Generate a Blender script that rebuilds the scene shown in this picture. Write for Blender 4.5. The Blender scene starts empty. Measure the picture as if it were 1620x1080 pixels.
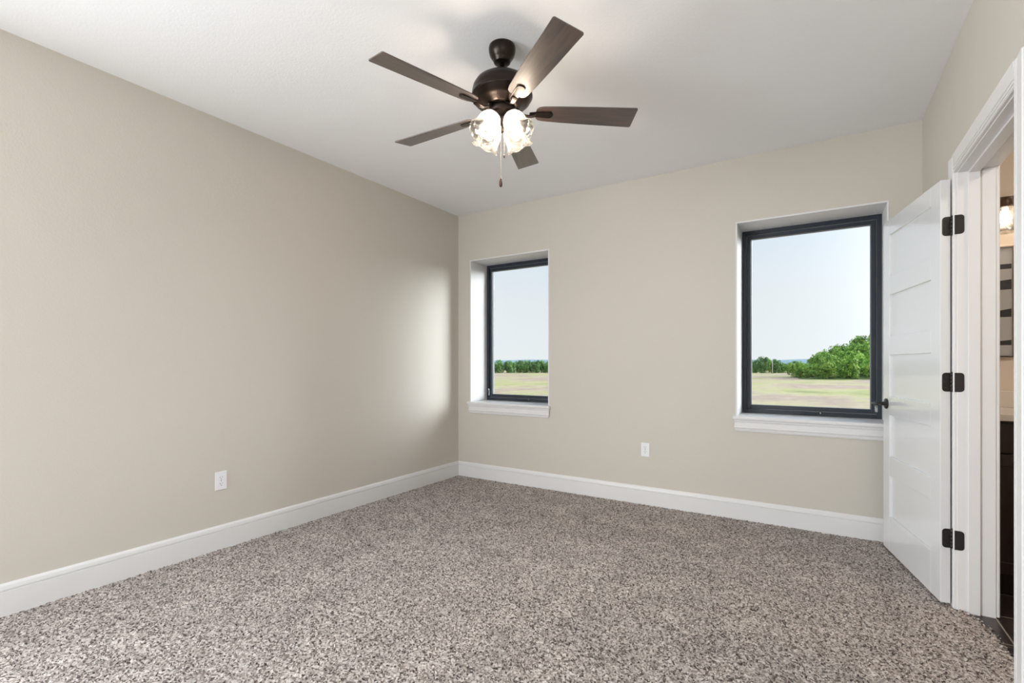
import bpy, bmesh, math, random
import numpy as np
from mathutils import Vector, Matrix
random.seed(7)
rng = np.random.default_rng(11)
S = bpy.context.scene
COL = S.collection
PI = math.pi

# ------------------------------------------------------------------ camera
YAW = math.radians(32.35)
CAM_Z = 1.18
cd = bpy.data.cameras.new('camera')
cam = bpy.data.objects.new('camera', cd)
COL.objects.link(cam)
cam.location = (0, 0, CAM_Z)
cam.rotation_euler = (PI/2, 0, YAW)
cd.sensor_width = 36.0
cd.lens = 764/1620*36.0
cd.shift_x = 0.0
cd.shift_y = 35/1620
cd.clip_start = 0.02
cd.clip_end = 5000
S.camera = cam

# ------------------------------------------------------------------ colour management
S.view_settings.view_transform = 'Standard'
S.view_settings.look = 'None'
S.view_settings.gamma = 1.0
S.view_settings.use_curve_mapping = False
S.view_settings.exposure = 0.12
S.cycles.caustics_reflective = False
S.cycles.caustics_refractive = False
S.cycles.blur_glossy = 1.0
S.cycles.sample_clamp_indirect = 6.0

# ------------------------------------------------------------------ sky
W = bpy.data.worlds.new('sky')
S.world = W
W.use_nodes = True
nt = W.node_tree
for n in list(nt.nodes): nt.nodes.remove(n)
wo = nt.nodes.new('ShaderNodeOutputWorld')
bg = nt.nodes.new('ShaderNodeBackground')
tc = nt.nodes.new('ShaderNodeTexCoord')
sx = nt.nodes.new('ShaderNodeSeparateXYZ')
rp = nt.nodes.new('ShaderNodeValToRGB')
rp.color_ramp.elements[0].position = 0.0
rp.color_ramp.elements[0].color = (0.80, 0.83, 0.85, 1)
rp.color_ramp.elements[1].position = 0.55
rp.color_ramp.elements[1].color = (0.42, 0.62, 0.92, 1)
e = rp.color_ramp.elements.new(0.30); e.color = (0.63, 0.73, 0.85, 1)
e = rp.color_ramp.elements.new(0.12); e.color = (0.77, 0.81, 0.84, 1)
nt.links.new(tc.outputs['Generated'], sx.inputs[0])
nt.links.new(sx.outputs['Z'], rp.inputs[0])
nt.links.new(rp.outputs[0], bg.inputs['Color'])
bg.inputs['Strength'].default_value = 1.0
# added sky glow, low north-east and out of view, to brighten left wall
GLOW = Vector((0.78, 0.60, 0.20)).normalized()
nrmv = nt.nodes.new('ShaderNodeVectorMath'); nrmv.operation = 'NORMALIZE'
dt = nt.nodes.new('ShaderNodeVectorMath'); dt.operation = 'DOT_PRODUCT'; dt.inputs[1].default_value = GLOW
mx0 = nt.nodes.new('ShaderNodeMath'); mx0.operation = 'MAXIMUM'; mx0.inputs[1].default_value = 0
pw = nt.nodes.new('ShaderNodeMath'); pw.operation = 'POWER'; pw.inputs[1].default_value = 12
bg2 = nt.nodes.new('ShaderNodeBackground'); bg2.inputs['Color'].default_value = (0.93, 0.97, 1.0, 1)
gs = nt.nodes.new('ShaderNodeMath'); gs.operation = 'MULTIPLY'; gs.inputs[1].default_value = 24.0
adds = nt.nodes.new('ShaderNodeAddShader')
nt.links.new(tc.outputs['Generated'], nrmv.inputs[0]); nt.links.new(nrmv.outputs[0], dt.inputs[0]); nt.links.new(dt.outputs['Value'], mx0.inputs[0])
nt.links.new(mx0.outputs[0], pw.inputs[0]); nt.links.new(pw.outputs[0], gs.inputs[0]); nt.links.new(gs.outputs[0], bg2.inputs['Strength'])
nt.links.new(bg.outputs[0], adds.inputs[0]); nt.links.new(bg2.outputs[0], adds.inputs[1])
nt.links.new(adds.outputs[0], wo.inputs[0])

# ------------------------------------------------------------------ sun and added fill lamps
def light(name, typ, loc, energy, color=(1, 1, 1), **kw):
    l = bpy.data.lights.new(name, typ)
    l.energy = energy; l.color = color
    for k, v in kw.items(): setattr(l, k, v)
    o = bpy.data.objects.new(name, l); COL.objects.link(o); o.location = loc
    return o
sun = light('sun', 'SUN', (0, 0, 30), 1.15, (1.0, 0.97, 0.94), angle=0.01)
sun.rotation_euler = Vector((-0.83, -0.52, -3.2)).to_track_quat('-Z', 'Y').to_euler()
# added fill lamps at assumed openings behind the viewpoint (rear, partition and left sides)
rear_fill = light('rear_fill_lamp', 'AREA', (-2.30, -2.56, 1.45), 58, (0.88, 0.94, 1.0), shape='RECTANGLE', size=1.6, size_y=1.7)
rear_fill.rotation_euler = Vector((0.25, 1, 0.0)).to_track_quat('-Z', 'Y').to_euler()
side_fill = light('side_fill_lamp', 'AREA', (1.15, -1.30, 1.40), 22, (0.88, 0.94, 1.0), shape='RECTANGLE', size=1.7, size_y=1.7)
side_fill.rotation_euler = Vector((-1, 0.2, -0.1)).to_track_quat('-Z', 'Y').to_euler()

left_fill = light('left_fill_lamp', 'AREA', (-3.52, -1.30, 1.35), 150, (0.90, 0.95, 1.0), shape='RECTANGLE', size=1.7, size_y=1.7)
left_fill.rotation_euler = Vector((1, 0.75, 0.05)).to_track_quat('-Z', 'Y').to_euler()

# ------------------------------------------------------------------ helpers
def lin(r, g, b):
    f = lambda c: (c/255/12.92) if c/255 <= 0.04045 else ((c/255+0.055)/1.055)**2.4
    return (f(r), f(g), f(b), 1.0)

def tag(o, label=None, cat=None, group=None, kind=None):
    if label: o['label'] = label
    if cat: o['category'] = cat
    if group: o['group'] = group
    if kind: o['kind'] = kind
    return o

def empty(name, loc=(0, 0, 0), rz=0.0, parent=None):
    o = bpy.data.objects.new(name, None); COL.objects.link(o)
    o.location = loc; o.rotation_euler = (0, 0, rz); o.empty_display_size = 0.1
    if parent: o.parent = parent
    return o

class MB:
    """collects geometry for one mesh object"""
    def __init__(s): s.v = []; s.f = []; s.m = []; s.sm = []
    def add(s, vs, fs, mi=0, smooth=False):
        k = len(s.v); s.v += [tuple(p) for p in vs]
        for f in fs: s.f.append(tuple(k+i for i in f)); s.m.append(mi); s.sm.append(smooth)
    def box(s, x0, x1, y0, y1, z0, z1, mi=0):
        v = [(x0,y0,z0),(x1,y0,z0),(x1,y1,z0),(x0,y1,z0),(x0,y0,z1),(x1,y0,z1),(x1,y1,z1),(x0,y1,z1)]
        s.add(v, [(0,3,2,1),(4,5,6,7),(0,1,5,4),(1,2,6,5),(2,3,7,6),(3,0,4,7)], mi)
    def prism(s, prof, a, b, fn, mi=0, smooth=False):
        """closed profile [(p,q)] swept from a to b; fn(p,q,t)->xyz"""
        n = len(prof)
        v = [fn(p, q, a) for p, q in prof] + [fn(p, q, b) for p, q in prof]
        f = [(i, (i+1) % n, n+(i+1) % n, n+i) for i in range(n)]
        f += [tuple(range(n))[::-1], tuple(range(n, 2*n))]
        s.add(v, f, mi, smooth)
    def lathe(s, prof, seg=32, M=None, mi=0, smooth=True, wob=None):
        """open profile [(r,z)] around z"""
        M = M or Matrix()
        n = len(prof); v = []
        for i in range(seg):
            a = 2*PI*i/seg
            for j, (r, z) in enumerate(prof):
                rr, zz = (wob(r, z, a, j) if wob else (r, z))
                v.append(M @ Vector((rr*math.cos(a), rr*math.sin(a), zz)))
        f = []
        for i in range(seg):
            k = (i+1) % seg
            for j in range(n-1):
                f.append((i*n+j, k*n+j, k*n+j+1, i*n+j+1))
        s.add(v, f, mi, smooth)
    def tube(s, pts, r, seg=10, mi=0, smooth=True):
        pts = [Vector(p) for p in pts]
        rs = r if isinstance(r, (list, tuple)) else [r]*len(pts)
        v = []; up = Vector((0, 0, 1))
        for i, p in enumerate(pts):
            d = (pts[min(i+1, len(pts)-1)] - pts[max(i-1, 0)]).normalized()
            a = d.cross(up)
            if a.length < 1e-3: a = Vector((1, 0, 0))
            a.normalize(); b = d.cross(a)
            for k in range(seg):
                t = 2*PI*k/seg
                v.append(p + (a*math.cos(t) + b*math.sin(t))*rs[i])
        f = []
        for i in range(len(pts)-1):
            for k in range(seg):
                l = (k+1) % seg
                f.append((i*seg+k, i*seg+l, (i+1)*seg+l, (i+1)*seg+k))
        f.append(tuple(range(seg))[::-1]); f.append(tuple((len(pts)-1)*seg+k for k in range(seg)))
        s.add(v, f, mi, smooth)
    def build(s, name, mats, parent=None, bevel=0, bseg=2):
        me = bpy.data.meshes.new(name)
        me.from_pydata(s.v, [], s.f)
        if not isinstance(mats, (list, tuple)): mats = [mats]
        for m in mats: me.materials.append(m)
        me.polygons.foreach_set('material_index', s.m)
        me.polygons.foreach_set('use_smooth', s.sm)
        bm = bmesh.new(); bm.from_mesh(me); bmesh.ops.recalc_face_normals(bm, faces=bm.faces[:]); bm.to_mesh(me); bm.free()
        me.update()
        o = bpy.data.objects.new(name, me); COL.objects.link(o)
        if parent: o.parent = parent
        if bevel:
            md = o.modifiers.new('bevel', 'BEVEL'); md.width = bevel; md.segments = bseg; md.limit_method = 'ANGLE'
            md.angle_limit = math.radians(35); md.harden_normals = False
        return o

# ------------------------------------------------------------------ materials
def mat(name, col, rough=0.5, metal=0.0, spec=0.5, bump=None, var=None, coat=0.0):
    m = bpy.data.materials.new(name); m.use_nodes = True
    t = m.node_tree; p = t.nodes['Principled BSDF']
    p.inputs['Base Color'].default_value = col
    p.inputs['Roughness'].default_value = rough
    p.inputs['Metallic'].default_value = metal
    p.inputs['Specular IOR Level'].default_value = spec
    p.inputs['Coat Weight'].default_value = coat
    if bump or var:
        tc = t.nodes.new('ShaderNodeTexCoord')
    if var:   # (scale, amount)
        nz = t.nodes.new('ShaderNodeTexNoise'); nz.inputs['Scale'].default_value = var[0]; nz.inputs['Detail'].default_value = 4
        t.links.new(tc.outputs['Object'], nz.inputs['Vector'])
        mx = t.nodes.new('ShaderNodeMix'); mx.data_type = 'RGBA'
        a = var[1]
        mx.inputs[6].default_value = (col[0]*(1-a), col[1]*(1-a), col[2]*(1-a), 1)
        mx.inputs[7].default_value = (min(1, col[0]*(1+a)), min(1, col[1]*(1+a)), min(1, col[2]*(1+a)), 1)
        t.links.new(nz.outputs[0], mx.inputs[0]); t.links.new(mx.outputs[2], p.inputs['Base Color'])
    if bump:  # (scale, strength, distance)
        nb = t.nodes.new('ShaderNodeTexNoise'); nb.inputs['Scale'].default_value = bump[0]; nb.inputs['Detail'].default_value = 3
        t.links.new(tc.outputs['Object'], nb.inputs['Vector'])
        bp = t.nodes.new('ShaderNodeBump'); bp.inputs['Strength'].default_value = bump[1]; bp.inputs['Distance'].default_value = bump[2]
        t.links.new(nb.outputs[0], bp.inputs['Height']); t.links.new(bp.outputs[0], p.inputs['Normal'])
    return m

M_wall = mat('greige_wall_paint', lin(207, 201, 191), 0.55, spec=0.35, bump=(130, 0.22, 0.004), var=(1.5, 0.012))
M_bathwall = mat('warm_bath_wall_paint', lin(238, 226, 212), 0.6, spec=0.3, bump=(130, 0.15, 0.004), var=(1.5, 0.01))
M_ceil = mat('white_ceiling_paint', lin(245, 245, 246), 0.8, spec=0.2, bump=(110, 0.2, 0.004), var=(1.5, 0.01))
M_trim = mat('white_trim_paint', lin(230, 229, 228), 0.34, spec=0.5, var=(3, 0.006))
M_door = mat('white_door_paint', lin(230, 231, 232), 0.26, spec=0.6, var=(3, 0.006), coat=0.5)
M_reveal = mat('white_return_paint', lin(228, 228, 228), 0.5, spec=0.4, bump=(130, 0.1, 0.003), var=(3, 0.008))
M_frame = mat('black_window_aluminium', lin(34, 42, 52), 0.35, spec=0.5)
M_gasket = mat('grey_rubber_gasket', lin(128, 134, 136), 0.5, var=(60, 0.05))
M_metal = mat('brushed_nickel', lin(190, 190, 188), 0.25, metal=1.0, var=(60, 0.05))
M_black = mat('matte_black_hardware', lin(36, 34, 34), 0.45, spec=0.5, bump=(400, 0.05, 0.001), var=(60, 0.1))
M_plate = mat('white_outlet_plastic', lin(238, 238, 240), 0.3, spec=0.5, var=(20, 0.01))
M_slot = mat('dark_outlet_slot', lin(60, 58, 58), 0.6, var=(60, 0.05))
M_bronze = mat('oil_rubbed_bronze', lin(42, 33, 28), 0.3, metal=0.7, spec=0.5, bump=(60, 0.03, 0.001), var=(25, 0.15))
M_chain = mat('pull_chain_metal', lin(205, 196, 180), 0.3, metal=0.7, var=(200, 0.1))
M_fob = mat('walnut_pull_fob', lin(74, 48, 36), 0.4, var=(200, 0.2))
M_counter = mat('white_quartz_counter', lin(235, 228, 220), 0.25, var=(30, 0.02))
M_nickel = mat('brown_bronze_fixture', lin(90, 72, 62), 0.35, metal=0.6, var=(40, 0.1))
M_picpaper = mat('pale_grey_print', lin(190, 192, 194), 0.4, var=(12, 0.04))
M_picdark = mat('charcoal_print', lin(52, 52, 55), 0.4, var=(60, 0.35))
M_picframe = mat('taupe_picture_frame', lin(186, 170, 156), 0.4, var=(30, 0.05))

def wood(name, c0, c1, rough=0.35, scale=6.0, stretch=(1, 14, 14), spec=0.5, coat=0.0):
    m = bpy.data.materials.new(name); m.use_nodes = True
    t = m.node_tree; p = t.nodes['Principled BSDF']
    tc = t.nodes.new('ShaderNodeTexCoord'); mp = t.nodes.new('ShaderNodeMapping')
    mp.inputs['Scale'].default_value = stretch
    nz = t.nodes.new('ShaderNodeTexNoise'); nz.inputs['Scale'].default_value = scale; nz.inputs['Detail'].default_value = 7; nz.inputs['Roughness'].default_value = 0.65
    r = t.nodes.new('ShaderNodeValToRGB')
    r.color_ramp.elements[0].position = 0.38; r.color_ramp.elements[0].color = c0
    r.color_ramp.elements[1].position = 0.62; r.color_ramp.elements[1].color = c1
    t.links.new(tc.outputs['Object'], mp.inputs[0]); t.links.new(mp.outputs[0], nz.inputs['Vector'])
    t.links.new(nz.outputs[0], r.inputs[0]); t.links.new(r.outputs[0], p.inputs['Base Color'])
    bp = t.nodes.new('ShaderNodeBump'); bp.inputs['Strength'].default_value = 0.15; bp.inputs['Distance'].default_value = 0.002
    t.links.new(nz.outputs[0], bp.inputs['Height']); t.links.new(bp.outputs[0], p.inputs['Normal'])
    p.inputs['Roughness'].default_value = rough; p.inputs['Specular IOR Level'].default_value = spec
    p.inputs['Coat Weight'].default_value = coat; p.inputs['Coat Roughness'].default_value = 0.42
    return m
M_blade = wood('walnut_fan_blade', lin(42, 31, 26), lin(80, 60, 50), 0.36, 5.0, spec=1.0, coat=1.0)
M_vanity = wood('espresso_cabinet', lin(38, 27, 25), lin(58, 42, 38), 0.3, 3.0, (12, 12, 1))

def glass_pane():
    m = bpy.data.materials.new('clear_window_glass'); m.use_nodes = True
    t = m.node_tree; t.nodes.remove(t.nodes['Principled BSDF']); out = t.nodes['Material Output']
    tr = t.nodes.new('ShaderNodeBsdfTransparent'); gl = t.nodes.new('ShaderNodeBsdfGlossy'); gl.inputs['Roughness'].default_value = 0.0
    tr.inputs['Color'].default_value = (0.97, 0.98, 0.98, 1)
    fr = t.nodes.new('ShaderNodeFresnel'); fr.inputs['IOR'].default_value = 1.18
    mx = t.nodes.new('ShaderNodeMixShader')
    t.links.new(fr.outputs[0], mx.inputs[0]); t.links.new(tr.outputs[0], mx.inputs[1]); t.links.new(gl.outputs[0], mx.inputs[2])
    t.links.new(mx.outputs[0], out.inputs[0])
    return m
M_glass = glass_pane()

def shade_glass(name, clear=0.45):
    """rippled seeded lamp glass: part clear, part diffusing, glossy skin"""
    m = bpy.data.materials.new(name); m.use_nodes = True
    t = m.node_tree; t.nodes.remove(t.nodes['Principled BSDF']); out = t.nodes['Material Output']
    tc = t.nodes.new('ShaderNodeTexCoord')
    nz = t.nodes.new('ShaderNodeTexNoise'); nz.inputs['Scale'].default_value = 28; nz.inputs['Detail'].default_value = 3
    t.links.new(tc.outputs['Object'], nz.inputs['Vector'])
    mr = t.nodes.new('ShaderNodeMapRange'); mr.inputs[1].default_value = 0.35; mr.inputs[2].default_value = 0.65
    mr.inputs[3].default_value = 1-clear-0.2; mr.inputs[4].default_value = 1-clear+0.2
    t.links.new(nz.outputs[0], mr.inputs[0])
    tr = t.nodes.new('ShaderNodeBsdfTransparent'); tr.inputs[0].default_value = (1.0, 0.98, 0.95, 1)
    tl = t.nodes.new('ShaderNodeBsdfTranslucent'); tl.inputs[0].default_value = (0.17, 0.165, 0.155, 1)
    gl = t.nodes.new('ShaderNodeBsdfGlossy'); gl.inputs['Roughness'].default_value = 0.12
    bp = t.nodes.new('ShaderNodeBump'); bp.inputs['Strength'].default_value = 0.5; bp.inputs['Distance'].default_value = 0.01
    t.links.new(nz.outputs[0], bp.inputs['Height']); t.links.new(bp.outputs[0], gl.inputs['Normal'])
    m1 = t.nodes.new('ShaderNodeMixShader'); m2 = t.nodes.new('ShaderNodeMixShader')
    t.links.new(mr.outputs[0], m1.inputs[0]); t.links.new(tr.outputs[0], m1.inputs[1]); t.links.new(tl.outputs[0], m1.inputs[2])
    m2.inputs[0].default_value = 0.10
    t.links.new(m1.outputs[0], m2.inputs[1]); t.links.new(gl.outputs[0], m2.inputs[2])
    t.links.new(m2.outputs[0], out.inputs[0])
    return m
M_shade = shade_glass('rippled_lamp_glass', 0.5)
M_shade2 = shade_glass('clear_lamp_glass', 0.7)

def emit(name, col, st):
    m = bpy.data.materials.new(name); m.use_nodes = True
    t = m.node_tree; t.nodes.remove(t.nodes['Principled BSDF'])
    e = t.nodes.new('ShaderNodeEmission'); e.inputs[0].default_value = col; e.inputs[1].default_value = st
    t.links.new(e.outputs[0], t.nodes['Material Output'].inputs[0])
    return m
M_bulb = emit('warm_fan_bulb', (1.0, 0.87, 0.74, 1), 500)
M_bulb2 = emit('warm_vanity_bulb', (1.0, 0.84, 0.66, 1), 30)

def carpet_mat():
    m = bpy.data.materials.new('speckled_carpet'); m.use_nodes = True
    t = m.node_tree; p = t.nodes['Principled BSDF']
    p.inputs['Roughness'].default_value = 0.95; p.inputs['Specular IOR Level'].default_value = 0.1
    p.inputs['Sheen Weight'].default_value = 0.15
    tc = t.nodes.new('ShaderNodeTexCoord')
    nz0 = t.nodes.new('ShaderNodeTexNoise'); nz0.inputs['Scale'].default_value = 90; nz0.inputs['Detail'].default_value = 2
    t.links.new(tc.outputs['Object'], nz0.inputs['Vector'])
    ad = t.nodes.new('ShaderNodeVectorMath'); ad.operation = 'MULTIPLY_ADD'
    ad.inputs[1].default_value = (0.010, 0.010, 0.010)
    t.links.new(nz0.outputs['Color'], ad.inputs[0]); t.links.new(tc.outputs['Object'], ad.inputs[2])
    vo = t.nodes.new('ShaderNodeTexVoronoi'); vo.inputs['Scale'].default_value = 150
    t.links.new(ad.outputs[0], vo.inputs['Vector'])
    sp = t.nodes.new('ShaderNodeSeparateColor'); t.links.new(vo.outputs['Color'], sp.inputs[0])
    r = t.nodes.new('ShaderNodeValToRGB'); r.color_ramp.interpolation = 'LINEAR'
    r.color_ramp.elements[0].position = 0.05; r.color_ramp.elements[0].color = lin(64, 54, 49)
    r.color_ramp.elements[1].position = 0.95; r.color_ramp.elements[1].color = lin(214, 206, 200)
    e = r.color_ramp.elements.new(0.32); e.color = lin(144, 132, 125)
    e = r.color_ramp.elements.new(0.6); e.color = lin(182, 172, 165)
    t.links.new(sp.outputs[0], r.inputs[0])
    # broad wear and vacuum mottling
    n2 = t.nodes.new('ShaderNodeTexNoise'); n2.inputs['Scale'].default_value = 5; n2.inputs['Detail'].default_value = 5
    t.links.new(tc.outputs['Object'], n2.inputs['Vector'])
    mr = t.nodes.new('ShaderNodeMapRange'); mr.inputs[1].default_value = 0.3; mr.inputs[2].default_value = 0.7
    mr.inputs[3].default_value = 0.80; mr.inputs[4].default_value = 1.06
    t.links.new(n2.outputs[0], mr.inputs[0])
    mu = t.nodes.new('ShaderNodeVectorMath'); mu.operation = 'SCALE'
    t.links.new(r.outputs[0], mu.inputs[0]); t.links.new(mr.outputs[0], mu.inputs['Scale'])
    t.links.new(mu.outputs[0], p.inputs['Base Color'])
    return m
M_carpet = carpet_mat()

def tile_mat():
    m = bpy.data.materials.new('dark_floor_tile'); m.use_nodes = True
    t = m.node_tree; p = t.nodes['Principled BSDF']
    tc = t.nodes.new('ShaderNodeTexCoord'); mp = t.nodes.new('ShaderNodeMapping')
    mp.inputs['Location'].default_value = (-0.10, -0.14, 0)
    br = t.nodes.new('ShaderNodeTexBrick'); br.offset = 0.0
    br.inputs['Scale'].default_value = 1.0; br.inputs['Brick Width'].default_value = 0.6; br.inputs['Row Height'].default_value = 0.3
    br.inputs['Mortar Size'].default_value = 0.003; br.inputs['Mortar Smooth'].default_value = 0.0
    br.inputs['Color1'].default_value = lin(44, 36, 34); br.inputs['Color2'].default_value = lin(56, 46, 42)
    br.inputs['Mortar'].default_value = lin(150, 138, 128)
    t.links.new(tc.outputs['Object'], mp.inputs[0]); t.links.new(mp.outputs[0], br.inputs['Vector'])
    t.links.new(br.outputs[0], p.inputs['Base Color']); p.inputs['Roughness'].default_value = 0.35
    return m
M_tile = tile_mat()

# ------------------------------------------------------------------ room shell
XL, XR, YB, YR, ZC = -3.22, 0.565, 4.02, -2.40, 2.74
XW = 0.70            # far face of the partition wall to the bathroom
WT = 0.36            # exterior wall thickness
TH = 0.12

def struct(name, mb, m, label, **k):
    o = mb.build(name, m, **k); tag(o, label, kind='structure'); return o

WINS = [(-3.052, -2.144), (-0.518, 0.385)]
WZ0, WZ1 = 0.785, 2.245
RV = 0.285
def wall_back():
    b = MB()
    y0, y1 = YB, YB+WT
    xs = [XL-TH, WINS[0][0]-.012, WINS[0][1]+.012, WINS[1][0]-.012, WINS[1][1]+.012, XW+0.02]
    z0, z1 = WZ0-.03, WZ1+.012
    b.box(xs[0], xs[1], y0, y1, -0.3, ZC+.1)
    b.box(xs[2], xs[3], y0, y1, -0.3, ZC+.1)
    b.box(xs[4], xs[5], y0, y1, -0.3, ZC+.1)
    for i in (1, 3):
        b.box(xs[i], xs[i+1], y0, y1, -0.3, z0); b.box(xs[i], xs[i+1], y0, y1, z1, ZC+.1)
    struct('wall_back', b, M_wall, 'greige painted wall with the two black-framed windows')
wall_back()
b = MB(); b.box(XL-TH, XL, YR-TH, -2.2, -0.3, ZC+.1); b.box(XL-TH, XL, -.4, YB, -0.3, ZC+.1); b.box(XL-TH, XL, -2.2, -.4, -0.3, .45); b.box(XL-TH, XL, -2.2, -.4, 2.35, ZC+.1)  # opening behind the camera is added for the left fill lamp
struct('wall_left', b, M_wall, 'long blank greige wall with one outlet')
# partition wall to the bathroom, with the doorway
DY0, DY1, DZ = 2.27, 3.10, 2.095
rz0_, rz1_ = 0.55, 2.35
b = MB()
JT = 0.02
sy0, sy1 = -2.2, -0.4  # span of an opening added behind the camera for fill light
b.box(XR, XW, YR-TH, sy0, -0.3, ZC+.1); b.box(XR, XW, sy1, DY0-JT, -0.3, ZC+.1); b.box(XR, XW, sy0, sy1, -0.3, rz0_); b.box(XR, XW, sy0, sy1, rz1_, ZC+.1); b.box(XR, XW, DY1+JT, YB, -0.3, ZC+.1); b.box(XR, XW, DY0-JT, DY1+JT, DZ+JT, ZC+.1)
struct('wall_right', b, M_wall, 'greige partition wall holding the bathroom doorway')
# wall behind the camera; its wide opening is added to admit fill light
b = MB(); rx0, rx1, rz0, rz1 = -3.15, -1.45, 0.55, 2.35
b.box(XL-TH, rx0, YR-TH, YR, -0.3, ZC+.1); b.box(rx1, XR+.135, YR-TH, YR, -0.3, ZC+.1)
b.box(rx0, rx1, YR-TH, YR, -0.3, rz0); b.box(rx0, rx1, YR-TH, YR, rz1, ZC+.1)
struct('wall_rear', b, M_wall, 'greige wall behind the viewpoint with a wide opening added for light')
b = MB(); b.box(XL-TH, 2.9, YR-TH, YB+WT, ZC, ZC+.25); struct('ceiling', b, M_ceil, 'flat white painted ceiling carrying the fan')
# eaves: the roof plate over the rooms
b = MB(); b.box(XL-.3, 3.1, YR-.4, YB+WT+.25, ZC+.25, ZC+.4); struct('roof', b, M_trim, 'flat roof plate over the rooms')

# bathroom shell
b = MB(); b.box(XW, 2.9, 3.93, 3.93+.12, -0.3, ZC); struct('wall_bathroom_back', b, M_bathwall, 'warm white bathroom wall behind the dark vanity')
b = MB(); b.box(2.8, 2.9, 1.0, 3.93, -0.3, ZC); struct('wall_bathroom_side', b, M_bathwall, 'far side wall of the bathroom')
b = MB(); b.box(XW, 2.9, 0.9, 1.0, -0.3, ZC); struct('wall_bathroom_front', b, M_bathwall, 'bathroom wall nearest the viewpoint')
b = MB(); b.box(0.58, 2.9, 1.0, 3.95, -0.2, -0.004); struct('floor_bathroom', b, M_tile, 'dark brown bathroom tiles with pale grout')

# carpet: real pile relief as a dense grid with random tuft heights
def carpet():
    verts = []; faces = []
    def grid(x0, x1, y0, y1, st, amp, keep=None):
        nx = int(round((x1-x0)/st))+1; ny = int(round((y1-y0)/st))+1
        xs = np.linspace(x0, x1, nx); ys = np.linspace(y0, y1, ny)
        X, Y = np.meshgrid(xs, ys)
        Z = rng.uniform(-amp, amp, X.shape) + rng.normal(0, amp*.35, X.shape)
        jit = st*.33
        Xj = X + rng.uniform(-jit, jit, X.shape)*(X > x0)*(X < x1); Yj = Y + rng.uniform(-jit, jit, X.shape)*(Y > y0)*(Y < y1)
        base = sum(len(v) for v in verts)
        i = np.arange(nx*ny).reshape(ny, nx)
        F = np.stack([i[:-1, :-1], i[:-1, 1:], i[1:, 1:], i[1:, :-1]], -1)
        if keep is not None:
            cx = (X[:-1, :-1]+X[1:, 1:])/2; cy = (Y[:-1, :-1]+Y[1:, 1:])/2
            F = F[keep(cx, cy)]
        F = F.reshape(-1, 4)
        verts.append(np.stack([Xj, Yj, Z], -1).reshape(-1, 3)); faces.append(F+base)
    grid(XL, XR, 0.55, YB, 0.0065, 0.0042)
    grid(XL, XR, YR, 0.55, 0.05, 0.002)
    n = rng.normal(0, 0.006, 4000)
    def keep(cx, cy):
        edge = 0.665 - 0.075*np.exp(-(DY1-cy)/0.12) - 0.03*np.exp(-(cy-DY0)/0.10)
        return (cy < DY1) & (cy > DY0) & (cx < edge + rng.normal(0, 0.008, cx.shape))
    grid(XR, 0.70, DY0, DY1, 0.0065, 0.0042, keep)
    V = np.concatenate(verts); F = np.concatenate(faces)
    used = np.zeros(len(V), bool); used[F.ravel()] = True
    remap = np.cumsum(used)-1; V = V[used]; F = remap[F]
    me = bpy.data.meshes.new('floor')
    me.vertices.add(len(V)); me.vertices.foreach_set('co', V.astype(np.float32).ravel())
    me.loops.add(F.size); me.loops.foreach_set('vertex_index', F.astype(np.int32).ravel())
    me.polygons.add(len(F)); me.polygons.foreach_set('loop_start', (np.arange(len(F))*4).astype(np.int32))
    me.polygons.foreach_set('use_smooth', np.ones(len(F), bool))
    me.update(calc_edges=True); me.validate()
    me.materials.append(M_carpet)
    o = bpy.data.objects.new('floor', me); COL.objects.link(o)
    tag(o, 'speckled brown and beige cut-pile carpet across the bedroom', kind='structure')
carpet()

# baseboards
BH = 0.152
PROF = [(0, -.01), (0.015, -.01), (0.016, BH-.036), (0.0085, BH-.034), (0.0085, BH-.030), (0.0145, BH-.028), (0.0115, BH-.010), (0.006, BH), (0, BH)]
def baseboard(name, a, b_, fn, label):
    m = MB(); m.prism(PROF, a, b_, fn); struct(name, m, M_trim, label)
baseboard('baseboard_left', YR, YB-.015, lambda p, q, t: (XL+p, t, q), 'white moulded baseboard along the long blank wall')
baseboard('baseboard_back', XL, XR, lambda p, q, t: (t, YB-p, q), 'white moulded baseboard under the two windows')
baseboard('baseboard_right', 3.19, YB-.015, lambda p, q, t: (XR-p, t, q), 'short white baseboard between the open door and the corner')
baseboard('baseboard_right', YR, 2.17, lambda p, q, t: (XR-p, t, q), 'white baseboard on the partition wall before the doorway')

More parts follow.
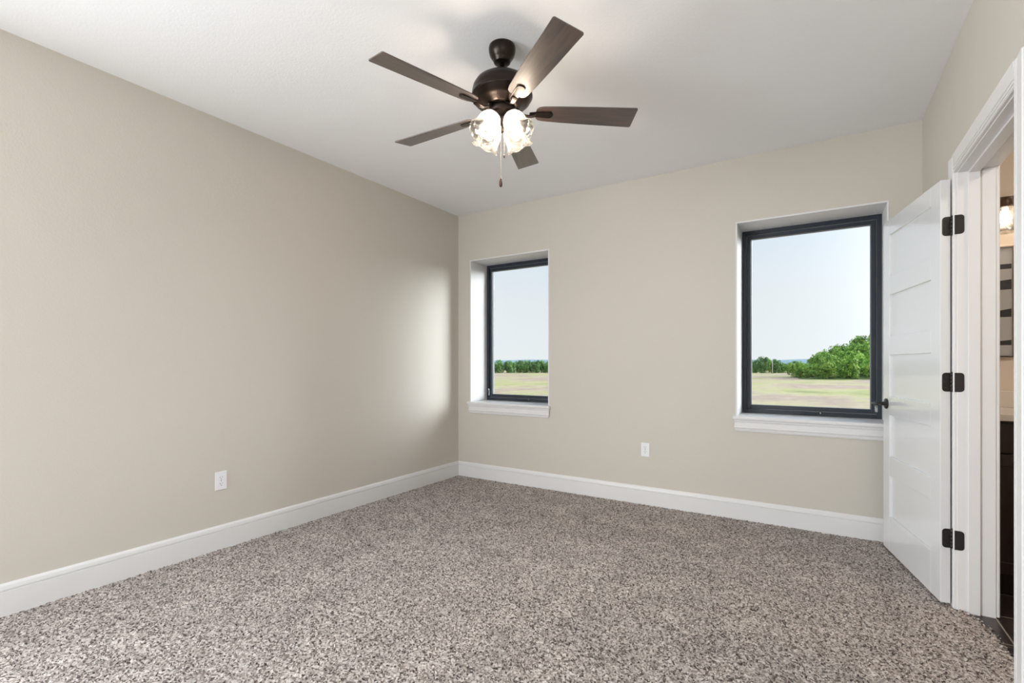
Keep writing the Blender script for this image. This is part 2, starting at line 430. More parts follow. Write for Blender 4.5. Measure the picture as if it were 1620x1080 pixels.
# ------------------------------------------------------------------ windows
def window(idx, x0, x1, label, latch_left=True):
    root = empty('window_%d' % idx, ((x0+x1)/2, YB, WZ0)); tag(root, label, kind='structure')
    cx, cz = (x0+x1)/2, WZ0
    w = (x1-x0)/2; h = WZ1-WZ0
    # painted returns lining the recess (left, right, head)
    m = MB()
    m.box(-w-.012, -w, -.002, WT, 0, h); m.box(w, w+.012, -.002, WT, 0, h); m.box(-w-.012, w+.012, -.002, WT, h, h+.012)
    m.build('reveal', M_reveal, root, bevel=.002)
    # stool
    m = MB()
    pr = [(-.034, -.002), (-.037, -.008), (-.037, -.020), (-.034, -.026), (0, -.026), (RV, -.026), (RV, 0), (-.028, 0)]
    m.prism([(p, q) for p, q in pr], -w-.026, w+.026, lambda p, q, t: (t, min(p, -.0005), q))
    m.box(-w, w, -.001, RV+.06, -.026, 0)
    m.build('sill', M_trim, root)
    # moulded apron with mitred returns
    m = MB()
    ap = [(0, -.026), (.018, -.026), (.021, -.034), (.021, -.040), (.016, -.048), (.016, -.078), (.020, -.083), (.020, -.089), (.015, -.094), (.012, -.108), (.008, -.116), (0, -.116)]
    n = len(ap)
    vv = [(-w-.002-p*.9, -p, q) for p, q in ap] + [(w+.002+p*.9, -p, q) for p, q in ap]
    m.add(vv, [(i, (i+1) % n, n+(i+1) % n, n+i) for i in range(n)] + [tuple(range(n)), tuple(range(n, 2*n))])
    m.build('apron', M_trim, root)
    # outer frame
    def ring(mb, a, b0, b1, y0, y1, mi=0):   # a: outer inset, ring from a to a+... (b0 sides, b1 top/bottom)
        mb.box(-w+a, -w+a+b0, y0, y1, a, h-a, mi); mb.box(w-a-b0, w-a, y0, y1, a, h-a, mi)
        mb.box(-w+a+b0, w-a-b0, y0, y1, a, a+b1, mi); mb.box(-w+a+b0, w-a-b0, y0, y1, h-a-b1, h-a, mi)
    f = MB(); ring(f, 0.0, .030, .030, RV, RV+.07)
    fo = f.build('frame', M_frame, root, bevel=.0015)
    g = MB(); ring(g, .030, .006, .006, RV+.018, RV+.065)
    g.build('gasket', M_gasket, root)
    s = MB(); ring(s, .036, .026, .028, RV+.008, RV+.055)
    so = s.build('sash', M_frame, root, bevel=.002)
    g2 = MB(); ring(g2, .062, .004, .004, RV+.022, RV+.05)
    g2.build('glazing_bead', M_gasket, root)
    p = MB(); p.box(-w+.064, w-.064, RV+.034, RV+.038, .064, h-.064)
    p.build('pane', M_glass, root)
    # folding crank at the bottom rail
    c = MB()
    c.box(-.055, .055, RV-.010, RV+.001, .006, .020); c.box(-.02, .085, RV-.016, RV-.008, .014, .021)
    co = c.build('crank', M_frame, root, bevel=.002)
    c2 = MB(); c2.lathe([(0, 0), (.006, 0), (.006, .012), (0, .012)], 12, Matrix.Translation((.083, RV-.012, .018)))
    c2.build('crank_knob', M_metal, co)
    # sash lock on the jamb
    sgn = -1 if latch_left else 1
    l = MB(); xx = sgn*(w-.033)
    l.box(xx-.008, xx+.008, RV-.006, RV+.010, .05, .12); l.tube([(xx, RV-.008, .085), (xx-.004*sgn, RV-.02, .10), (xx-.006*sgn, RV-.022, .125)], .0045, 8)
    l.build('sash_lock', M_metal, root, bevel=.001)
    return root
window(1, WINS[0][0], WINS[0][1], 'narrower-looking black-framed casement window beside the corner, over flat field', True)
window(2, WINS[1][0], WINS[1][1], 'black-framed casement window beside the open door, showing the bushy rise', False)

# unseen window added for light: frame and mullions in the rear opening
b = MB(); yy0, yy1 = YR-.09, YR-.03
b.box(rx0, rx0+.05, yy0, yy1, rz0, rz1); b.box(rx1-.05, rx1, yy0, yy1, rz0, rz1); b.box(rx0, rx1, yy0, yy1, rz0, rz0+.05); b.box(rx0, rx1, yy0, yy1, rz1-.05, rz1)
b.box((rx0+rx1)/2-.03, (rx0+rx1)/2+.03, yy0, yy1, rz0, rz1)
struct('window_3', b, M_frame, 'wide black-framed window added behind the viewpoint for light')

# ------------------------------------------------------------------ door frame
root = empty('trim_1', (XR, (DY0+DY1)/2, 0)); tag(root, 'white moulded casing and jamb around the bathroom doorway', kind='structure')
cy = (DY0+DY1)/2
def L(y): return y-cy
CP = [(0, 0), (0, .010), (.003, .0145), (.009, .0145), (.010, .0075), (.014, .0075), (.016, .0145), (.023, .0150), (.024, .0080), (.028, .0080), (.031, .0145), (.040, .0145), (.070, .016), (.078, .0175), (.086, .0175), (.088, .014), (.088, 0)]
m = MB()
m.prism(CP, 0, DZ+.09, lambda p, q, t: (-q, L(DY1+.004)+p, t))
m.prism(CP, 0, DZ+.09, lambda p, q, t: (-q, L(DY0-.018)-p, t))
m.prism(CP, L(DY0-.018), L(DY1+.004), lambda p, q, t: (-q, t, DZ+.004+p))
m.prism(CP, 0, DZ+.09, lambda p, q, t: (XW-XR+q, L(DY1+.004)+p, t))
m.prism(CP, 0, DZ+.09, lambda p, q, t: (XW-XR+q, L(DY0-.018)-p, t))
m.prism(CP, L(DY0-.018), L(DY1+.004), lambda p, q, t: (XW-XR+q, t, DZ+.004+p))
m.build('casing', M_trim, root)
m = MB(); D = XW-XR
m.box(0, D, L(DY1), L(DY1)+JT, -.02, DZ+JT); m.box(0, D, L(DY0)-JT, L(DY0), -.02, DZ+JT); m.box(0, D, L(DY0), L(DY1), DZ, DZ+JT)
m.build('jamb', M_trim, root, bevel=.0015)
m = MB()
m.box(.038, .080, L(DY1)-.011, L(DY1), -.01, DZ); m.box(.038, .080, L(DY0), L(DY0)+.011, -.01, DZ); m.box(.038, .080, L(DY0)+.011, L(DY1)-.011, DZ-.011, DZ)
m.build('stop', M_trim, root, bevel=.0015)
m = MB(); m.box(-.001, .0015, L(DY0)-.001, L(DY0)+.0018, .90, .955)
m.build('strike_plate', M_black, root)

# ------------------------------------------------------------------ door leaf
TD = 0.040; DW = 0.80; DH0, DH1 = 0.016, 2.075
TH_D = math.radians(10.8)
# local frame: +x runs from the hinge edge to the free edge, +y is the face seen from the room, z up
hx, hy = 0.505, 3.112       # visible corner of the hinge edge
dirv = Vector((-math.sin(TH_D), math.cos(TH_D), 0)); nrm = Vector((-math.cos(TH_D), -math.sin(TH_D), 0))
droot = empty('door_1', (hx, hy, 0)); tag(droot, 'open white five-panel door with black hinges and lever', kind='structure')
Mx = Matrix(((dirv.x, nrm.x, 0, hx), (dirv.y, nrm.y, 0, hy), (0, 0, 1, 0), (0, 0, 0, 1)))
droot.rotation_euler = (0, 0, math.atan2(dirv.y, dirv.x))   # local x = along door, local y = away from the room
# after this rotation local +y = rotate90(dir) = (-cos, -sin) = nrm  (towards the room)
m = MB()
m.box(0, .108, -TD, 0, DH0, DH1); m.box(DW-.108, DW, -TD, 0, DH0, DH1)
edges = [(DH0, .231)] + [(.231+.373*k+.257, .231+.373*(k+1)) for k in range(4)] + [(.231+.373*4+.257, DH1)]
for a, c in edges: m.box(.108, DW-.108, -TD, 0, a, c)
m.box(.10, DW-.10, -TD+.0145, -.0145, DH0+.05, DH1-.05)
m.build('door_leaf', M_door, droot, bevel=.0022)
# hinges
for z in (1.847, 1.09, .332):
    h = MB()
    def leafpts(w_, hh, r=.014, sgn=1):
        pts = [(0, -hh), (0, hh)]
        for k in range(5): a = PI/2 - k*PI/8; pts.append((w_-r+r*math.cos(a), hh-r+r*math.sin(a)))
        for k in range(5): a = -k*PI/8; pts.append((w_-r+r*math.cos(a), -hh+r+r*math.sin(a)))
        return pts
    # leaf on the door edge (faces -x local)
    h.prism([(p, q) for p, q in leafpts(.033, .046)], -.0018, .0005, lambda p, q, t: (t, -TD+p, z+q))
    # knuckles at the pivot
    for k in range(5):
        z0 = z-.046+k*.0184
        h.lathe([(0, z0+.0008), (.0062, z0+.0008), (.0062, z0+.0176), (0, z0+.0176)], 14, Matrix.Translation((-.004, -TD-.003, 0)))
    h.lathe([(0, z+.046), (.0045, z+.046), (.004, z+.050), (0, z+.051)], 12, Matrix.Translation((-.004, -TD-.003, 0)))
    ho = h.build('hinge', M_black, droot)
    s = MB()
    for q in (-.030, 0, .030):
        s.lathe([(0, 0), (.0035, 0), (.003, .0008), (0, .001)], 10, Matrix.Translation((-.0018, -TD+.021+(.004 if q == 0 else 0), z+q)) @ Matrix.Rotation(-PI/2, 4, 'Y'))
    s.build('screw', M_black, ho)
# jamb leaves belong to the frame
for z in (1.847, 1.09, .332):
    h = MB()
    h.prism(leafpts(.035, .046), 0, .002, lambda p, q, t: (-.010+p, L(DY1)-t+.0002, z+q))
    h.build('hinge_plate', M_black, root)
# lever sets on both faces
HZ = .928; HX = DW-.062
for s_, y0 in ((1, 0.0), (-1, -TD)):
    h = MB()
    R = Matrix.Translation((HX, y0, HZ)) @ Matrix.Rotation(-PI/2*s_, 4, 'X')
    h.lathe([(0, 0), (.033, 0), (.033, .006), (.030, .009), (.015, .010), (.012, .014), (.011, .060), (.013, .063), (.013, .078), (0, .080)], 28, R)
    yy = y0 + s_*.071
    h.tube([(HX, yy, HZ), (HX-.03, yy+s_*.002, HZ+.001), (HX-.07, yy+s_*.001, HZ), (HX-.112, yy-s_*.006, HZ-.002)], [.0095, .009, .0085, .0075], 12)
    h.build('lever_handle', M_black, droot)
m = MB(); m.box(DW-.0005, DW+.0012, -TD+.006, -.006, HZ-.03, HZ+.03); m.box(DW, DW+.009, -TD+.011, -.012, HZ-.008, HZ+.008)
m.build('latch', M_metal, droot)

# ------------------------------------------------------------------ outlets
def outlet(loc, rz, label):
    root = empty('electrical_outlet', loc, rz); tag(root, label, 'outlet')
    m = MB(); m.box(-.036, .036, -.0055, 0, -.058, .058)
    m.build('cover_plate', M_plate, root, bevel=.0025)
    for z in (-.0195, .0195):
        r = MB()
        pts = []
        for k in range(28):
            a = 2*PI*k/28; x, q = .0172*math.cos(a), .0172*math.sin(a); q = max(-.0142, min(.0142, q)); pts.append((x, q))
        r.prism(pts, -.0070, -.005, lambda p, q, t: (p, t, z+q))
        ro = r.build('receptacle', M_plate, root)
        s = MB()
        s.box(-.0080, -.0060, -.0073, -.0069, z-.001, z+.008); s.box(.0055, .0075, -.0073, -.0069, z+.0005, z+.007)
        s.lathe([(0, 0), (.0026, 0), (.0026, .0004), (0, .0004)], 12, Matrix.Translation((0, -.0069, z-.0085)) @ Matrix.Rotation(PI/2, 4, 'X'))
        s.build('slot', M_slot, ro)
    s = MB(); s.lathe([(0, 0), (.003, 0), (.0025, .001), (0, .0012)], 12, Matrix.Translation((0, -.0055, 0)) @ Matrix.Rotation(PI/2, 4, 'X'))
    s.build('screw', M_metal, root)
outlet((-1.222, YB, .459), 0, 'white duplex outlet on the wall between the two windows')
outlet((XL, 1.609, .434), math.radians(90), 'white duplex outlet on the long blank wall above its baseboard')

# ------------------------------------------------------------------ ceiling fan
FX, FY = -1.315, 1.985
fan = empty('ceiling_fan', (FX, FY, ZC)); tag(fan, 'dark bronze five-blade ceiling fan with four lit glass shades', 'ceiling fan')
def zz(z): return z-ZC
m = MB(); m.lathe([(0, 0), (.064, 0), (.066, -.008), (.066, -.022), (.061, -.042), (.050, -.060), (.043, -.068), (.041, -.078), (.036, -.082), (.020, -.084), (0, -.084)], 40)
m.build('canopy', M_bronze, fan)
m = MB(); m.lathe([(0, -.08), (.012, -.08), (.012, -.16), (0, -.16)], 20)
m.lathe([(0, -.124), (.019, -.124), (.022, -.130), (.022, -.150), (0, -.154)], 24)
m.build('downrod', M_bronze, fan)
m = MB()
zt = -.146
m.lathe([(0, zt), (.06, zt-.003), (.100, zt-.013), (.128, zt-.032), (.143, zt-.056), (.148, zt-.080), (.147, zt-.094), (.150, zt-.097), (.150, zt-.103), (.145, zt-.107), (.138, zt-.124),
         (.120, zt-.138), (.092, zt-.147), (.088, zt-.153), (.070, zt-.156), (0, zt-.156)], 56)
m.build('motor_housing', M_bronze, fan)
ZB = 2.419-ZC         # blade plane
m = MB()
m.lathe([(0, zt-.15), (.060, zt-.15), (.066, zt-.160), (.066, zt-.178), (.058, zt-.186), (.052, zt-.189), (.050, zt-.215), (.056, zt-.222), (.050, zt-.238), (.030, zt-.250), (.013, zt-.256), (.012, zt-.268), (.008, zt-.276), (0, zt-.278)], 40)
m.build('switch_housing', M_bronze, fan)
pitch = math.radians(-12)
a0 = 32.35 + 4.8
def blade_outline():
    # (r along blade, half width)
    L0, L1 = .165, .666
    pts = [(L0, .0), (L0+.004, .030), (L0+.016, .043), (L0+.04, .049), (.30, .055), (.45, .061), (.60, .065), (L1-.007, .0670), (L1-.001, .063), (L1, .058)]
    full = pts + [(x, -y) for x, y in reversed(pts[1:])]
    return full
for k in range(5):
    ang = math.radians(a0+72*k)
    R = Matrix.Rotation(ang, 4, 'Z') @ Matrix.Translation((0, 0, ZB)) @ Matrix.Rotation(pitch, 4, 'X')
    m = MB()
    out = blade_outline()
    m.prism(out, -.003, .003, lambda p, q, t: (p, q, t))
    o = m.build('blade', M_blade, fan, bevel=.0015); o.matrix_local = R
    # curved bronze arm under the blade ending in a rounded pad
    arm = MB()
    Rz = Matrix.Rotation(ang, 4, 'Z')
    pad = []
    for i in range(9): t = -PI/2 + i*PI/8; pad.append((.232+.020*math.cos(t), .021*math.sin(t)))
    pad = [(.135, -.012), (.16, -.017)] + pad + [(.16, .017), (.135, .012)]
    arm.prism(pad, -.0085, -.0032, lambda p, q, t: (p, q, t))
    oa = arm.build('blade_arm', M_bronze, fan, bevel=.002); oa.matrix_local = R
    ar = MB()
    s0 = Vector((.070, 0, zt-.158)); s3 = Vector((.165, 0, ZB-.008))
    pts = []
    for i in range(11):
        t = i/10; p = s0.lerp(s3, t); p.z += -.018*math.sin(PI*t); pts.append(p)
    # flattened bar along the curve
    hw = [.014, .013, .011, .010, .0095, .0095, .010, .011, .0125, .014, .015]
    V = []
    for p, w_ in zip(pts, hw):
        V += [(p.x, -w_, p.z-.004), (p.x, w_, p.z-.004), (p.x, w_, p.z+.003), (p.x, -w_, p.z+.003)]
    F = []
    for i in range(10):
        for j in range(4): F.append((i*4+j, i*4+(j+1) % 4, i*4+4+(j+1) % 4, i*4+4+j))
    F += [(0, 1, 2, 3), (43, 42, 41, 40)]
    ar.add(V, F)
    # relative to the arm pad object
    inv = R.inverted() @ Rz
    ar.v = [tuple(inv @ Vector(v)) for v in ar.v]
    ar.build('curved_bracket', M_bronze, oa, bevel=.0015)
# four bell shades with bulbs, tilted outward
for k in range(4):
    ang = math.radians(32.35+45+90*k)
    tilt = math.radians(34)
    neck = Vector((.052, 0, zt-.205))
    Rm = Matrix.Rotation(ang, 4, 'Z') @ Matrix.Translation(neck) @ Matrix.Rotation(-tilt, 4, 'Y')
    # local -z is down the shade axis
    def wob(r, z, a, j):
        k_ = max(0, (-z-.055)/.07)
        return r*(1+.022*k_*math.cos(6*a)), z + .004*k_*math.cos(6*a)
    sm = MB()
    prof = [(.022, -.018), (.034, -.020), (.043, -.028), (.050, -.042), (.054, -.060), (.055, -.080), (.054, -.096), (.055, -.110), (.060, -.124), (.068, -.136)]
    sm.lathe(prof, 60, None, wob=wob)
    so = sm.build('lamp_shade', M_shade, fan); so.matrix_local = Rm
    md = so.modifiers.new('thick', 'SOLIDIFY'); md.thickness = .0022
    f = MB(); f.lathe([(0, .012), (.014, .010), (.020, .0), (.024, -.014), (.025, -.026), (.021, -.030), (.014, -.032), (0, -.032)], 28)
    f.tube([(-.035, 0, .030), (-.015, 0, .018), (0, 0, .0)], .009, 12)
    f.build('lamp_holder', M_bronze, so)
    b = MB(); b.lathe([(0, -.032), (.009, -.034), (.010, -.045), (.013, -.058), (.017, -.070), (.017, -.080), (.012, -.090), (0, -.094)], 24)
    b.build('bulb', M_bulb, so)
# pull chains
dX = math.cos(math.radians(32.35)); dY = math.sin(math.radians(32.35))
for (ox, oy, zend, fob) in ((-.006, -.03, 2.085, True), (.010, .02, 2.22, False)):
    m = MB()
    x = ox*dX - oy*dY; y = ox*dY + oy*dX
    z = zt-.262
    m.tube([(x*.4, y*.4, z+.02), (x, y, z-.01), (x, y, zend-ZC)], .0011, 6)
    while z > zend-ZC:
        m.lathe([(0, .0021), (.0015, .0015), (.0021, 0), (.0015, -.0015), (0, -.0021)], 6, Matrix.Translation((x, y, z)))
        z -= .0075
    c = m.build('pull_chain', M_chain, fan)
    f = MB(); e0 = zend-ZC
    if fob: f.lathe([(0, 0), (.003, -.001), (.004, -.008), (.0075, -.022), (.0085, -.034), (.006, -.044), (0, -.047)], 16, Matrix.Translation((x, y, e0)))
    else: f.lathe([(0, 0), (.004, -.001), (.005, -.010), (.003, -.018), (0, -.019)], 12, Matrix.Translation((x, y, e0)))
    f.build('chain_fob', M_fob, c)

# ------------------------------------------------------------------ bathroom things
VY = 3.39
van = empty('bathroom_vanity', (1.35, VY, -.004)); tag(van, 'dark espresso bathroom vanity cabinet standing on the dark tiles', 'vanity')
m = MB(); vx0, vx1 = -.63, .60; zb = .004
m.box(vx0, vx1, .02, .515, .11+zb, .895); m.box(vx0, vx1, .075, .515, 0, .115)
m.build('cabinet_body', M_vanity, van, bevel=.0015)
def shaker(x0, x1, z0, z1, name):
    s = MB(); r = .058 if z1-z0 > .3 else .0
    if r:
        s.box(x0, x0+r, 0, .02, z0, z1); s.box(x1-r, x1, 0, .02, z0, z1); s.box(x0+r, x1-r, 0, .02, z0, z0+r); s.box(x0+r, x1-r, 0, .02, z1-r, z1)
        s.box(x0+.02, x1-.02, .008, .018, z0+.02, z1-.02)
    else: s.box(x0, x1, 0, .02, z0, z1)
    o = s.build(name, M_vanity, van, bevel=.0018)
    k = MB(); kz = (z0+z1)/2 if not r else z1-.12; kx = (x0+x1)/2 if not r else x1-.03
    if r: k.tube([(kx, 0, kz-.05), (kx, -.028, kz-.05), (kx, -.028, kz+.05), (kx, 0, kz+.05)], .005, 10)
    else: k.tube([(kx-.06, 0, kz), (kx-.06, -.028, kz), (kx+.06, -.028, kz), (kx+.06, 0, kz)], .005, 10)
    k.build('pull', M_nickel, o)
for i in range(3):
    a = vx0+.004+i*.409; shaker(a, a+.403, .733, .884, 'drawer'); shaker(a, a+.403, .122, .726, 'door')
ct = MB(); ct.box(vx0-.014+.015, vx1+.012, -.022, .538, 0, .033); ct.box(vx0+.001, vx1, .518, .538, .033, .13)
o = ct.build('countertop', M_counter, bevel=.002); o.location = (1.35, VY, .892); tag(o, 'white countertop lying on the dark vanity', 'countertop')

# wall lamp over the picture
wl = empty('wall_lamp', (.905, 3.93, 2.12)); tag(wl, 'glowing bronze and glass wall lamp seen through the doorway', 'wall lamp')
m = MB(); m.box(-.10, .25, -.022, 0, -.032, .032); m.build('back_plate', M_nickel, wl, bevel=.003)
for xx in (.0, .17):
    a = MB(); a.tube([(xx, -.02, 0), (xx, -.06, .0), (xx, -.085, -.0), (xx, -.085, -.02)], .009, 10); a.lathe([(0, .03), (.022, .028), (.030, .01), (.032, -.02), (.028, -.028), (0, -.03)], 24, Matrix.Translation((xx, -.085, -.02)))
    ao = a.build('lamp_arm', M_nickel, wl)
    s = MB(); s.lathe([(.030, -.045), (.042, -.052), (.055, -.075), (.060, -.110), (.058, -.150), (.056, -.185), (.058, -.190)], 36, Matrix.Translation((xx, -.085, 0)))
    so = s.build('lamp_shade', M_shade2, wl); md = so.modifiers.new('thick', 'SOLIDIFY'); md.thickness = .002
    b = MB(); b.lathe([(0, -.048), (.012, -.05), (.014, -.07), (.026, -.095), (.028, -.115), (.018, -.135), (0, -.140)], 24, Matrix.Translation((xx, -.085, 0)))
    b.build('bulb', M_bulb2, so)

# framed print with dark wedges on the bathroom wall
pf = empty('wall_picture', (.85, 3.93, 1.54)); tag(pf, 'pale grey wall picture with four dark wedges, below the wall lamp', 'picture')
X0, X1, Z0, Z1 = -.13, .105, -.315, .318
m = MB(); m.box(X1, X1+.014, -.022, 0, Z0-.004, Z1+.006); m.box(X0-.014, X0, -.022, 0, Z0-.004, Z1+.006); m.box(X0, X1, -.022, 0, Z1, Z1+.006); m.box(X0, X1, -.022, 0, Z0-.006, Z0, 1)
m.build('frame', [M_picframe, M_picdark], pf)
m = MB(); m.box(X0, X1, -.012, 0, Z0, Z1)
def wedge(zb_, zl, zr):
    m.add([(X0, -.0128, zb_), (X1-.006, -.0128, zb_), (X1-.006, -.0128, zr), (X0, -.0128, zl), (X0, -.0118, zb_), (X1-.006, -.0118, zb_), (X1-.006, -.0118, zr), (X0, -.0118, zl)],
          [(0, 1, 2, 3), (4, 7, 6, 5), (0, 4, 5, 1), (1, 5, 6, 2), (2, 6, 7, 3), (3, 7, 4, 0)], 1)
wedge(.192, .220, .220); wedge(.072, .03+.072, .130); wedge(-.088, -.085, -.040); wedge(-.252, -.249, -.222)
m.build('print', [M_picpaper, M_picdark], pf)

# unseen flush lamp added as fill to brighten the bathroom
cl = empty('bath_fill_lamp', (1.7, 2.3, ZC)); tag(cl, 'round flush lamp added on the bathroom ceiling as fill light', 'fill lamp')
m = MB(); m.lathe([(0, 0), (.17, 0), (.17, -.02), (.16, -.025), (0, -.025)], 32); m.build('base', M_nickel, cl)
m = MB(); m.lathe([(.155, -.025), (.15, -.05), (.11, -.075), (.05, -.088), (0, -.09)], 32); m.build('lamp_shade', emit('warm_bath_fill', (1.0, .88, .76, 1), 60), cl)

# ------------------------------------------------------------------ outdoors
GZ = -2.0
def field_mat():
    m = bpy.data.materials.new('dry_meadow'); m.use_nodes = True
    t = m.node_tree; p = t.nodes['Principled BSDF']; p.inputs['Roughness'].default_value = 0.95; p.inputs['Specular IOR Level'].default_value = 0.1
    tc = t.nodes.new('ShaderNodeTexCoord')
    mp = t.nodes.new('ShaderNodeMapping'); mp.inputs['Rotation'].default_value = (0, 0, -YAW); mp.inputs['Scale'].default_value = (.09, .05, 1)
    t.links.new(tc.outputs['Object'], mp.inputs[0])
    n = t.nodes.new('ShaderNodeTexNoise'); n.inputs['Scale'].default_value = 1.0; n.inputs['Detail'].default_value = 8; n.inputs['Roughness'].default_value = .6
    t.links.new(mp.outputs[0], n.inputs['Vector'])
    r = t.nodes.new('ShaderNodeValToRGB')
    r.color_ramp.elements[0].position = .34; r.color_ramp.elements[0].color = lin(138, 140, 92)
    r.color_ramp.elements[1].position = .70; r.color_ramp.elements[1].color = lin(186, 168, 146)
    e = r.color_ramp.elements.new(.44); e.color = lin(168, 164, 112)
    e = r.color_ramp.elements.new(.50); e.color = lin(176, 162, 130)
    e = r.color_ramp.elements.new(.58); e.color = lin(162, 142, 124)
    t.links.new(n.outputs[0], r.inputs[0])
    n2 = t.nodes.new('ShaderNodeTexNoise'); n2.inputs['Scale'].default_value = 1.2; n2.inputs['Detail'].default_value = 6
    t.links.new(tc.outputs['Object'], n2.inputs['Vector'])
    mx = t.nodes.new('ShaderNodeMix'); mx.data_type = 'RGBA'; mx.blend_type = 'OVERLAY'; mx.inputs[0].default_value = .25
    t.links.new(r.outputs[0], mx.inputs[6]); t.links.new(n2.outputs[0], mx.inputs[7]); t.links.new(mx.outputs[2], p.inputs['Base Color'])
    return m
b = MB(); N = 24
b.box(-1800, 1800, -200, 3200, GZ-1, GZ)
o = struct('ground', b, field_mat(), 'dry tan and green meadow outside the windows')
# distant wooded ridge, haze painted into its blue-green colour
M_ridge = mat('haze_tinted_woods', lin(136, 154, 162), 0.9, spec=.05, var=(.01, .15))
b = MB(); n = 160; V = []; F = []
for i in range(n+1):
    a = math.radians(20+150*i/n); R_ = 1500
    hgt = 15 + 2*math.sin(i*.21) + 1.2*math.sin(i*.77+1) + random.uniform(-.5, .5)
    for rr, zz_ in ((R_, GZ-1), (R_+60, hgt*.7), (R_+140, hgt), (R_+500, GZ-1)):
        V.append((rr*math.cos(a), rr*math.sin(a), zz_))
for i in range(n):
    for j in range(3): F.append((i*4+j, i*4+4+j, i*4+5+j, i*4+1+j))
b.add(V, F, 0, True); struct('hills', b, M_ridge, 'low wooded ridge along the horizon, coloured blue-green for haze')

def leaf_mat(name, c0, c1, c2):
    m = bpy.data.materials.new(name); m.use_nodes = True
    t = m.node_tree; p = t.nodes['Principled BSDF']; p.inputs['Roughness'].default_value = .6; p.inputs['Specular IOR Level'].default_value = .25
    tc = t.nodes.new('ShaderNodeTexCoord'); oi = t.nodes.new('ShaderNodeObjectInfo')
    n = t.nodes.new('ShaderNodeTexNoise'); n.inputs['Scale'].default_value = 2.2; n.inputs['Detail'].default_value = 5
    t.links.new(tc.outputs['Object'], n.inputs['Vector'])
    r = t.nodes.new('ShaderNodeValToRGB')
    r.color_ramp.elements[0].position = .35; r.color_ramp.elements[0].color = c0
    r.color_ramp.elements[1].position = .68; r.color_ramp.elements[1].color = c2
    e = r.color_ramp.elements.new(.5); e.color = c1
    t.links.new(n.outputs[0], r.inputs[0])
    hs = t.nodes.new('ShaderNodeHueSaturation'); mr = t.nodes.new('ShaderNodeMapRange')
    mr.inputs[3].default_value = .8; mr.inputs[4].default_value = 1.15
    t.links.new(oi.outputs['Random'], mr.inputs[0]); t.links.new(mr.outputs[0], hs.inputs['Value']); t.links.new(r.outputs[0], hs.inputs['Color'])
    t.links.new(hs.outputs[0], p.inputs['Base Color'])
    return m
M_leafA = leaf_mat('bright_bush_leaves', lin(92, 136, 54), lin(156, 196, 84), lin(204, 228, 116))
M_leafB = leaf_mat('hedgerow_leaves', lin(78, 116, 62), lin(116, 156, 88), lin(156, 188, 116))
M_bark = mat('grey_brown_bark', lin(92, 78, 64), .9, bump=(20, .5, .02), var=(6, .2))

def crown_mesh(seed, mat_, lumps=34, per=80):
    """unit crown (radius 1, centred at z=.0) made of leafy clumps"""
    r = np.random.default_rng(seed)
    V = []; F = []
    cs = []
    for i in range(lumps):
        while True:
            c = r.uniform(-1, 1, 3)
            if np.linalg.norm(c) < 1: break
        zc = r.uniform(-.80, .70); rad_xy = .74*math.sqrt(1-max(0, zc)**2*1.2); aa = r.uniform(0, 2*PI); q = math.sqrt(r.uniform(.1, 1))
        c = np.array([rad_xy*q*math.cos(aa), rad_xy*q*math.sin(aa), zc]); cs.append((c, r.uniform(.28, .42)))
    cs.append((np.zeros(3), .62))
    for c, rad in cs:
        n_ = per if rad < .6 else per*2
        d = r.normal(size=(n_, 3)); d /= np.linalg.norm(d, axis=1)[:, None]
        pos = c + d*rad*r.uniform(.86, 1.04, (n_, 1))
        for p, nn in zip(pos, d):
            nn = nn + r.normal(0, .45, 3); nn /= np.linalg.norm(nn)
            a = np.cross(nn, r.normal(size=3)); a /= np.linalg.norm(a); b_ = np.cross(nn, a)
            s = r.uniform(.055, .11)
            k = len(V)
            V += [tuple(p+a*s), tuple(p+b_*s*.6+nn*s*.15), tuple(p-a*s), tuple(p-b_*s*.6+nn*s*.15)]
            F.append((k, k+1, k+2, k+3))
    me = bpy.data.meshes.new('crown'); me.from_pydata(V, [], F); me.materials.append(mat_); me.update()
    return me
CA = [crown_mesh(s, M_leafA) for s in (1, 2, 3)]
CB = [crown_mesh(s, M_leafB) for s in (4, 5, 6)]
def trunk_mesh():
    m = MB(); m.tube([(0, 0, -1.15), (.02, 0, -.6), (-.01, .02, -.1), (.02, 0, .3)], [.075, .06, .045, .02], 8)
    for k in range(5):
        a = k*1.26; m.tube([(0, 0, -.5+.1*k), (.25*math.cos(a), .25*math.sin(a), -.2+.1*k), (.5*math.cos(a), .5*math.sin(a), .1+.08*k)], [.035, .025, .01], 6)
    o = m.build('trunk', M_bark); me = o.data; bpy.data.objects.remove(o); return me
TM = trunk_mesh()
def px_dir(u): return Vector((-math.sin(YAW)+math.cos(YAW)*u, math.cos(YAW)+math.sin(YAW)*u, 0))
def plant(name, depth, u, width, height, meshes, i, label, cat, group):
    p = px_dir(u)*depth
    root = empty(name, (p.x, p.y, GZ), random.uniform(0, 6)); tag(root, label, cat, group)
    c = bpy.data.objects.new('crown', meshes[i % len(meshes)]); COL.objects.link(c); c.parent = root
    c.location = (0, 0, height*.5); c.scale = (width/2, width/2, height*.53)
    t = bpy.data.objects.new('trunk', TM); COL.objects.link(t); t.parent = root
    t.location = (0, 0, height*.5); t.scale = (width/2*.8, width/2*.8, height*.46)
# hedgerow beyond the field, seen through the corner window
for i in range(16):
    u = -.075 + i*.0125 + random.uniform(-.002, .002)
    plant('round_tree', 166+(i%2)*4.2+random.uniform(-.3, .3), u, random.uniform(3.2, 3.6), random.uniform(3.7, 4.4), CB, i,
          'small round green tree in the far hedgerow behind the flat field', 'tree', 'hedgerow trees beyond the field')
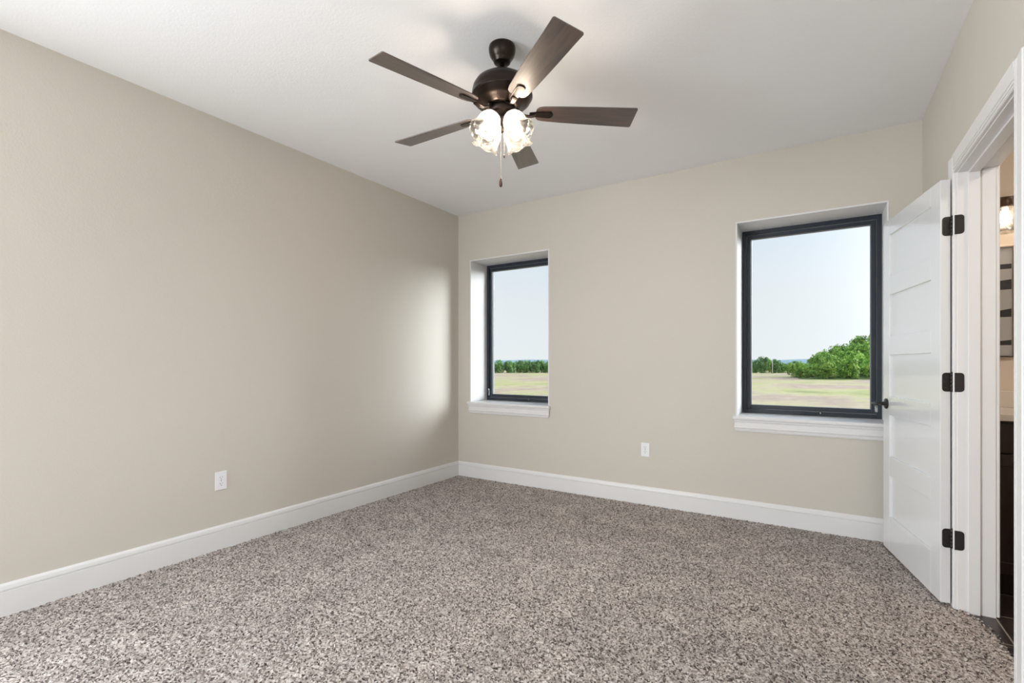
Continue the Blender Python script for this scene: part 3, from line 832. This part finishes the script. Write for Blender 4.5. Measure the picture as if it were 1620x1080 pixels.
# looser row left of the rise, seen through the window by the door
for i, (px, w_, h_) in enumerate([(1180, 4.2, 4.0), (1193, 4, 4.4), (1207, 4.2, 5.4), (1217, 3.8, 5.0), (1228, 3.6, 4.6), (1239, 3.9, 3.4), (1249, 3.9, 3.6), (1259, 3.8, 4.0)]):
    plant('round_tree', 163+(i%2)*5.5, (px-810)/764, w_, h_, CB if i % 3 else CA, i,
          'small green tree in the low row left of the bushy rise', 'tree', 'trees left of the bushy rise')
# bushes on the rise: (px, depth, width, height)
def rise_h(px, d):
    k = min(1, max(0, (d-96)/21)); k = k*k*(3-2*k)*.35 + k*.65
    back = min(1, max(0, (150-d)/25))
    return max(0, min(10.5, (px-1262)*.062))*k*back
b = MB(); V = []; F = []; ni, nj = 60, 30
for i in range(ni+1):
    px = 1240 + 400*i/ni
    for j in range(nj+1):
        d = 92 + 60*j/nj; p = px_dir((px-810)/764)*d
        edge = 0 if i in (0, ni) or j in (0, nj) else 1
        V.append((p.x, p.y, GZ + (rise_h(px, d)-.04 if edge else -.3)))
for i in range(ni):
    for j in range(nj): a = i*(nj+1)+j; F.append((a, a+nj+1, a+nj+2, a+1))
b.add(V, F, 0, True); struct('hill', b, mat('rough_green_slope', lin(92, 108, 62), .95, spec=.05, var=(.6, .25)), 'green slope under the bushes right of the window view')
rows = [(98.5, 'front row'), (103.2, 'second row'), (107.9, 'third row'), (112.6, 'fourth row'), (117.6, 'top row')]
for k, (d, rn) in enumerate(rows):
    step = 4.5*764/d
    px = (1308, 1286, 1270, 1262, 1272)[k]
    i = 0
    while px < 1440:
        dd = d + random.uniform(-.15, .15)
        pt = px_dir((px-810)/764)*dd
        hh = random.uniform(3.4, 4.3) * (1.0 if px > 1290 else .8)
        o_before = set(bpy.data.objects)
        plant('leafy_bush', dd, (px-810)/764, random.uniform(3.9, 4.3), hh, CA, i+k,
              'rounded bright green bush in the %s on the slope' % rn, 'bush', 'bushes in the %s on the slope' % rn)
        for o in set(bpy.data.objects)-o_before:
            if o.parent is None: o.location.z += rise_h(px, dd) - .12
        px += step; i += 1
pp = px_dir((1222-810)/764)*150
m = MB(); m.tube([(0, 0, 0), (0, 0, 4.6)], [.12, .09], 8); o = m.build('wooden_post', mat('pale_post', lin(196, 190, 176), .8, var=(3, .1))); o.location = (pp.x, pp.y, GZ)
tag(o, 'thin pale post standing before the far trees', 'post')
